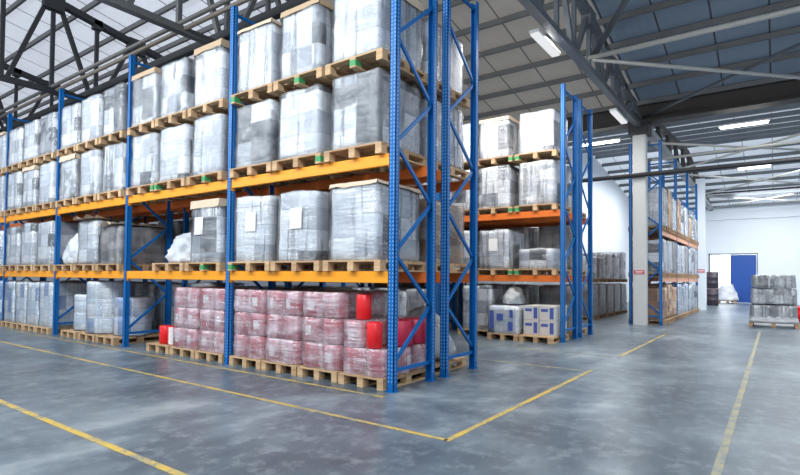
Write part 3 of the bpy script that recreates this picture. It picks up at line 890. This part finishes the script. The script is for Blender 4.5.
def carton(loc, w, d, h, label):
    t = thing('carton', label, 'carton', loc, RF, 'blue-banded cartons on floor pallet')
    bm = bmesh.new(); box(bm, (-w/2, -d/2, 0), (w/2, d/2, h)); bmesh.ops.bevel(bm, geom=list(bm.edges), offset=.006, segments=1, affect='EDGES')
    mesh_obj('carton_body', bm, CARTONW, t)
    bm = bmesh.new(); box(bm, (-w/2+.03, d/2+.0005, h*.12), (-w/2+.12, d/2+.002, h*.88)); box(bm, (-w/2+.16, d/2+.0005, h*.60), (w/2-.04, d/2+.002, h*.80))
    o = mesh_obj('printed_band', bm, BLUEINK, t); o['label'] = 'blue printed band'
    bm = bmesh.new(); box(bm, (-.03, -d/2+.01, h+.0003), (.03, d/2-.01, h+.001)); mesh_obj('tape', bm, KRAFTL, t)
for k in range(2):
    for j in range(2):
        for i in range(2):
            carton((6.22+.20+i*.42, (.27+j*.375), .147+k*.335), .36, .40, .33, f'white carton with blue band, {["lower","upper"][k]} {["right","left"][j]} of its pallet, {["front","rear"][i]} row')
heap((6.5, .2, .147+.672), RF, .5, .55, .16, 6.6, 'dark grey folded film bunch on top of the blue-banded cartons', FOLDEDG) if False else None
# darker goods behind, back row of the middle rack
for bay in (0, 1):
    for slot in range(3):
        for lv, st in (('floor', 'dark'), ('low', 'dark'), ('high', 'grey')):
            stack_slot('middle back rack', 8.19, bay, slot, lv, st, 1.14, (bay+slot) % 6, False, rz=RB)

# ---- far rack behind the pillar (faces -v)
def far_slot(a, level, style, h, var, z=None, w=.9):
    zz = {'floor': 0, 'low': Z1+.004, 'high': Z2+.004}[level] if z is None else z
    u = 12.95 + a
    where = f'{level} level, {var[1]} along the far rack'
    pallet(PAL_FAR, (u, -.52, zz), PI, 'wooden pallet, ' + where, False, 'wooden pallets')
    wrapped_load(style, (u, -.52, zz+.147), PI, w, 1.0, h, var[0], STYLE[style][2] + ', ' + where, None, 'far rack loads', film=style != 'brown')
names = ['first', 'second', 'third', 'fourth', 'fifth', 'sixth', 'seventh', 'eighth', 'ninth']
fl = ['brown', 'brown', 'brown', 'blue', 'blue', 'blue', 'blue', 'grey', 'grey']
lo_ = ['grey', 'white', 'dark', 'white', 'grey', 'dark', 'white', 'grey', 'white']
hi_ = ['white', 'brown', 'white', 'brown', 'grey', 'white', 'brown', 'white', 'white']
for i in range(9):
    a = .56 + (i//3)*3.1 + (i % 3)*.97
    far_slot(a, 'floor', fl[i], 1.05 + .1*(i % 2), (i % 6, names[i]))
    far_slot(a, 'low', lo_[i], 1.08 + .05*((i*7) % 3)/2, ((i+2) % 6, names[i]), w=.80)
    far_slot(a, 'high', hi_[i], [1.25, 1.35, 1.15, 1.3, 1.0, 1.2, .9, 1.1, 1.0][i], ((i+4) % 6, names[i]), w=.78)

# ---- double stacked goods against the left wall, seen through the gap before the pillar
for i in range(5):
    u = 13.6 + i*1.12
    nm = names[i]
    pallet(PAL_INDD, (u, 1.80, 0), PI, f'wooden floor pallet, {nm} along the wall row seen left of the pillar', False, 'wooden pallets')
    wrapped_load('dark', (u, 1.80, .147), PI, .98, 1.05, 1.12, i, f'dark wrapped floor load, {nm} along the wall row left of the pillar', None, 'wall row loads')
    pallet(PAL_INDD, (u, 1.80, 1.30), PI, f'wooden pallet on a dark load, {nm} along the wall row left of the pillar', False, 'wooden pallets')
    wrapped_load(['grey', 'dark', 'grey', 'white', 'white'][i], (u, 1.80, 1.447), PI, .92, 1.0, [.80, .82, 1.0, 1.0, 1.15][i], (i+3) % 6, f'upper wrapped load, {nm} along the wall row left of the pillar', None, 'wall row loads')

# ------------------------------------------------------------------ by the door
def drum(z, label):
    t = thing('steel_drum', label, 'drum', (28.9, -1.02, z))
    bm = bmesh.new(); lathe(bm, [(.27, .0), (.29, .02), (.29, .30), (.305, .32), (.29, .34), (.29, .60), (.305, .62), (.29, .64), (.29, .90), (.27, .92)], 24); mesh_obj('drum_body', bm, DRUMDARK, t)
    bm = bmesh.new(); lathe(bm, [(.30, .921), (.30, .945), (.25, .946), (.24, .935)], 24); mesh_obj('drum_lid', bm, DRUMLID, t)
drum(0, 'lower dark drum standing in front of the doorway'); drum(.948, 'upper dark drum stacked in front of the doorway')
pallet(PAL_IND, (33.2, -1.45, 0), PI/2, 'wooden pallet under the pale heap by the blue door', False, 'wooden pallets')
heap((33.2, -1.4, .147), PI/2, 1.25, 1.0, 1.05, 12.2, 'pale film-wrapped heap in front of the blue door')

# silver wrapped pallet on the right
pallet(PAL_BIG, (14.95, -3.84, 0), PI/2, 'wooden pallet under the silvery load in the open right aisle', True, 'wooden pallets')
t = thing('wrapped_load', 'tall silvery film-wrapped load of three tiers standing in the right aisle', 'load', (14.95, -3.84, .147), PI/2)
zc = 0
for k, (hh, w) in enumerate(((.56, 1.16), (.50, 1.12), (.42, 1.08))):
    bm = bmesh.new()
    p = w/5
    for i in range(5):
        for j in (0, 4): pass
    # a ring of upright cans joined as one scalloped tier
    n = 60; prof = []
    for s in range(n):
        tt = s/n*4; e = int(tt); f = tt-e
        c = abs(math.sin(f*5*PI))*.055-.02
        x, y = [(-.5+f, .5), (.5, .5-f), (.5-f, -.5), (-.5, -.5+f)][e]
        x *= w-.06; y *= .98
        x += (c if e == 1 else -c if e == 3 else 0); y += (c if e == 0 else -c if e == 2 else 0)
        prof.append((x, y))
    A = [bm.verts.new((x, y, zc+.006)) for x, y in prof]; Bq = [bm.verts.new((x, y, zc+hh-.03)) for x, y in prof]
    for i in range(n): bm.faces.new((A[i], A[(i+1) % n], Bq[(i+1) % n], Bq[i]))
    bm.faces.new(A[::-1]); bm.faces.new(Bq)
    tr = mesh_obj('can_tier', bm, BODY_S, t)
    bm = shell_mesh(lump_box(w, 1.04, hh-.012, 3.3*k+2, .02, .01, .06, .05), .008)
    mesh_obj('stretch_film', bm, FILMSILV, tr, loc=(0, 0, zc+.004))
    zc += hh
bm = shell_mesh(lump_box(1.2, 1.08, .20, 5.5, .03, .10, .06, .05), .012); mesh_obj('white_film_skirt', bm, FOLDED, t)
# red roll at the far right
t = thing('red_roll', 'red roll partly cut off beside the silvery load', 'roll', (17.6, -4.62, 0))
inst('roll', ROLLB, t, scale=(1.3, 1.3, 1.2))
bm = bmesh.new(); lathe(bm, [(RR*1.3-.02, RH*1.2+.002), (RR*1.3-.02, RH*1.2+.12), (.05, RH*1.2+.13)], 20); mesh_obj('roll_core', bm, REDP, t)

# signs on the pillars
def sign(loc, w, h, label):
    t = thing('pillar_sign', label, 'sign', loc)
    bm = bmesh.new(); box(bm, (-.012, -w/2, -h/2), (0, w/2, h/2)); mesh_obj('sign_panel', bm, REDSIGN, t)
    bm = bmesh.new()
    x = -w/2 + .03
    r = random.Random(3)
    while x < w/2-.04:
        l = .02 + r.random()*.03; box(bm, (-.0135, x, -h*.05), (-.012, x+l, h*.28)); x += l+.012
    x = -w/2 + .06
    while x < w/2-.07:
        l = .015 + r.random()*.02; box(bm, (-.0135, x, -h*.34), (-.012, x+l, -h*.16)); x += l+.01
    o = mesh_obj('pale_lettering', bm, WHITEP, t); o['kind'] = 'stuff'
sign((12.418, -.43, 1.66), .30, .12, 'small red sign on the near face of the pale pillar')
sign((23.398, -.99, 1.86), .34, .16, 'small red sign on the far pillar beside the doorway')

# ------------------------------------------------------------------ lamps
def lamp(a, b, label, mat, wide=False):
    a, b = Vector(a), Vector(b); c = (a+b)/2
    t = thing('ceiling_fluorescent_lamp', label, 'lamp', c)
    d = (b-a).normalized(); L = (b-a).length
    bm = bmesh.new(); bar(bm, -d*L/2, d*L/2, .19, .05); mesh_obj('housing', bm, WHITEP, t)
    s = d.cross(Vector((0, 0, 1)))
    if wide:
        bm = bmesh.new(); bar(bm, -d*(L/2-.03)+Vector((0, 0, -.045)), d*(L/2-.03)+Vector((0, 0, -.045)), .16, .04); mesh_obj('diffuser', bm, mat, t)
        return
    for k in (-1, 1):
        bm = bmesh.new(); tube(bm, -d*(L/2-.05)+s*.055*k+Vector((0, 0, -.05)), d*(L/2-.05)+s*.055*k+Vector((0, 0, -.05)), .022, 8); mesh_obj('tube', bm, mat, t)
lamp((4.15, -.22, 6.13), (5.4, -.22, 6.13), 'white batten lamp on the underside of the girder, nearer one', emis('dim_tube', (.95, .97, 1), .85), True)
lamp((9.8, -.28, 6.13), (11.2, -.28, 6.13), 'white batten lamp on the underside of the girder, next to the pillar', emis('dim_tube_b', (.95, .97, 1), .85), True)
lamp((13.2, 1.6, 6.15), (13.2, .3, 6.15), 'bright lamp glowing behind the middle rack top', TUBEHOT)
lamp((13.6, -2.5, 6.2), (13.6, -3.8, 6.2), 'bright lamp in the far hall just past the valley beam', TUBEHOT)
lamp((21.3, -2.6, 6.25), (21.3, -3.8, 6.25), 'second bright lamp in the far hall', TUBEHOT)

# ------------------------------------------------------------------ lights
def area(loc, rot, sx, sy, power, col=(1, 1, 1)):
    L = bpy.data.lights.new('area', 'AREA'); L.shape = 'RECTANGLE'; L.size = sx; L.size_y = sy; L.energy = power; L.color = col
    o = bpy.data.objects.new('area_light', L); o.location = loc; o.rotation_euler = rot; C.objects.link(o)
    return o
area((-4.6, 5, 6.6), (0, math.radians(-32), 0), 1.6, 20, 1450, (.90, .96, 1))
area((-5, -7, 6.5), (0, math.radians(-15), 0), 4, 6, 220, (.90, .96, 1))
area((4.4, .5, 6.1), (0, math.radians(-12), 0), 1.2, 6, 380, (1, .97, .93))
area((9, -4.8, 6.1), (0, 0, 0), 5, 3, 380, (.95, .98, 1))
area((18, -5, 5.9), (0, math.radians(-15), 0), 6, 3, 800, (.95, .98, 1))
area((28, -4, 5.8), (0, math.radians(-15), 0), 6, 4, 560, (.97, .98, 1))
area((22, 1.4, 5.9), (math.radians(25), 0, 0), 12, 1.2, 380, (.97, .98, 1))  # added light with no fixture, brightens the left wall
area((37.0, -1.5, 4.6), (0, 0, 0), 3, 4, 900, (1, 1, 1))
area((10.6, 2, 6.1), (0, 0, 0), 1, 6, 150, (1, .97, .93))
w = bpy.data.worlds.new('world'); bpy.context.scene.world = w; w.use_nodes = True
bg = w.node_tree.nodes['Background']; bg.inputs[0].default_value = (.80, .90, 1, 1); bg.inputs[1].default_value = .85
sc = bpy.context.scene
sc.view_settings.view_transform = 'Standard'
sc.view_settings.exposure = 0
sc.cycles.transparent_max_bounces = 16
sc.cycles.max_bounces = 8
sc.cycles.sample_clamp_indirect = 6
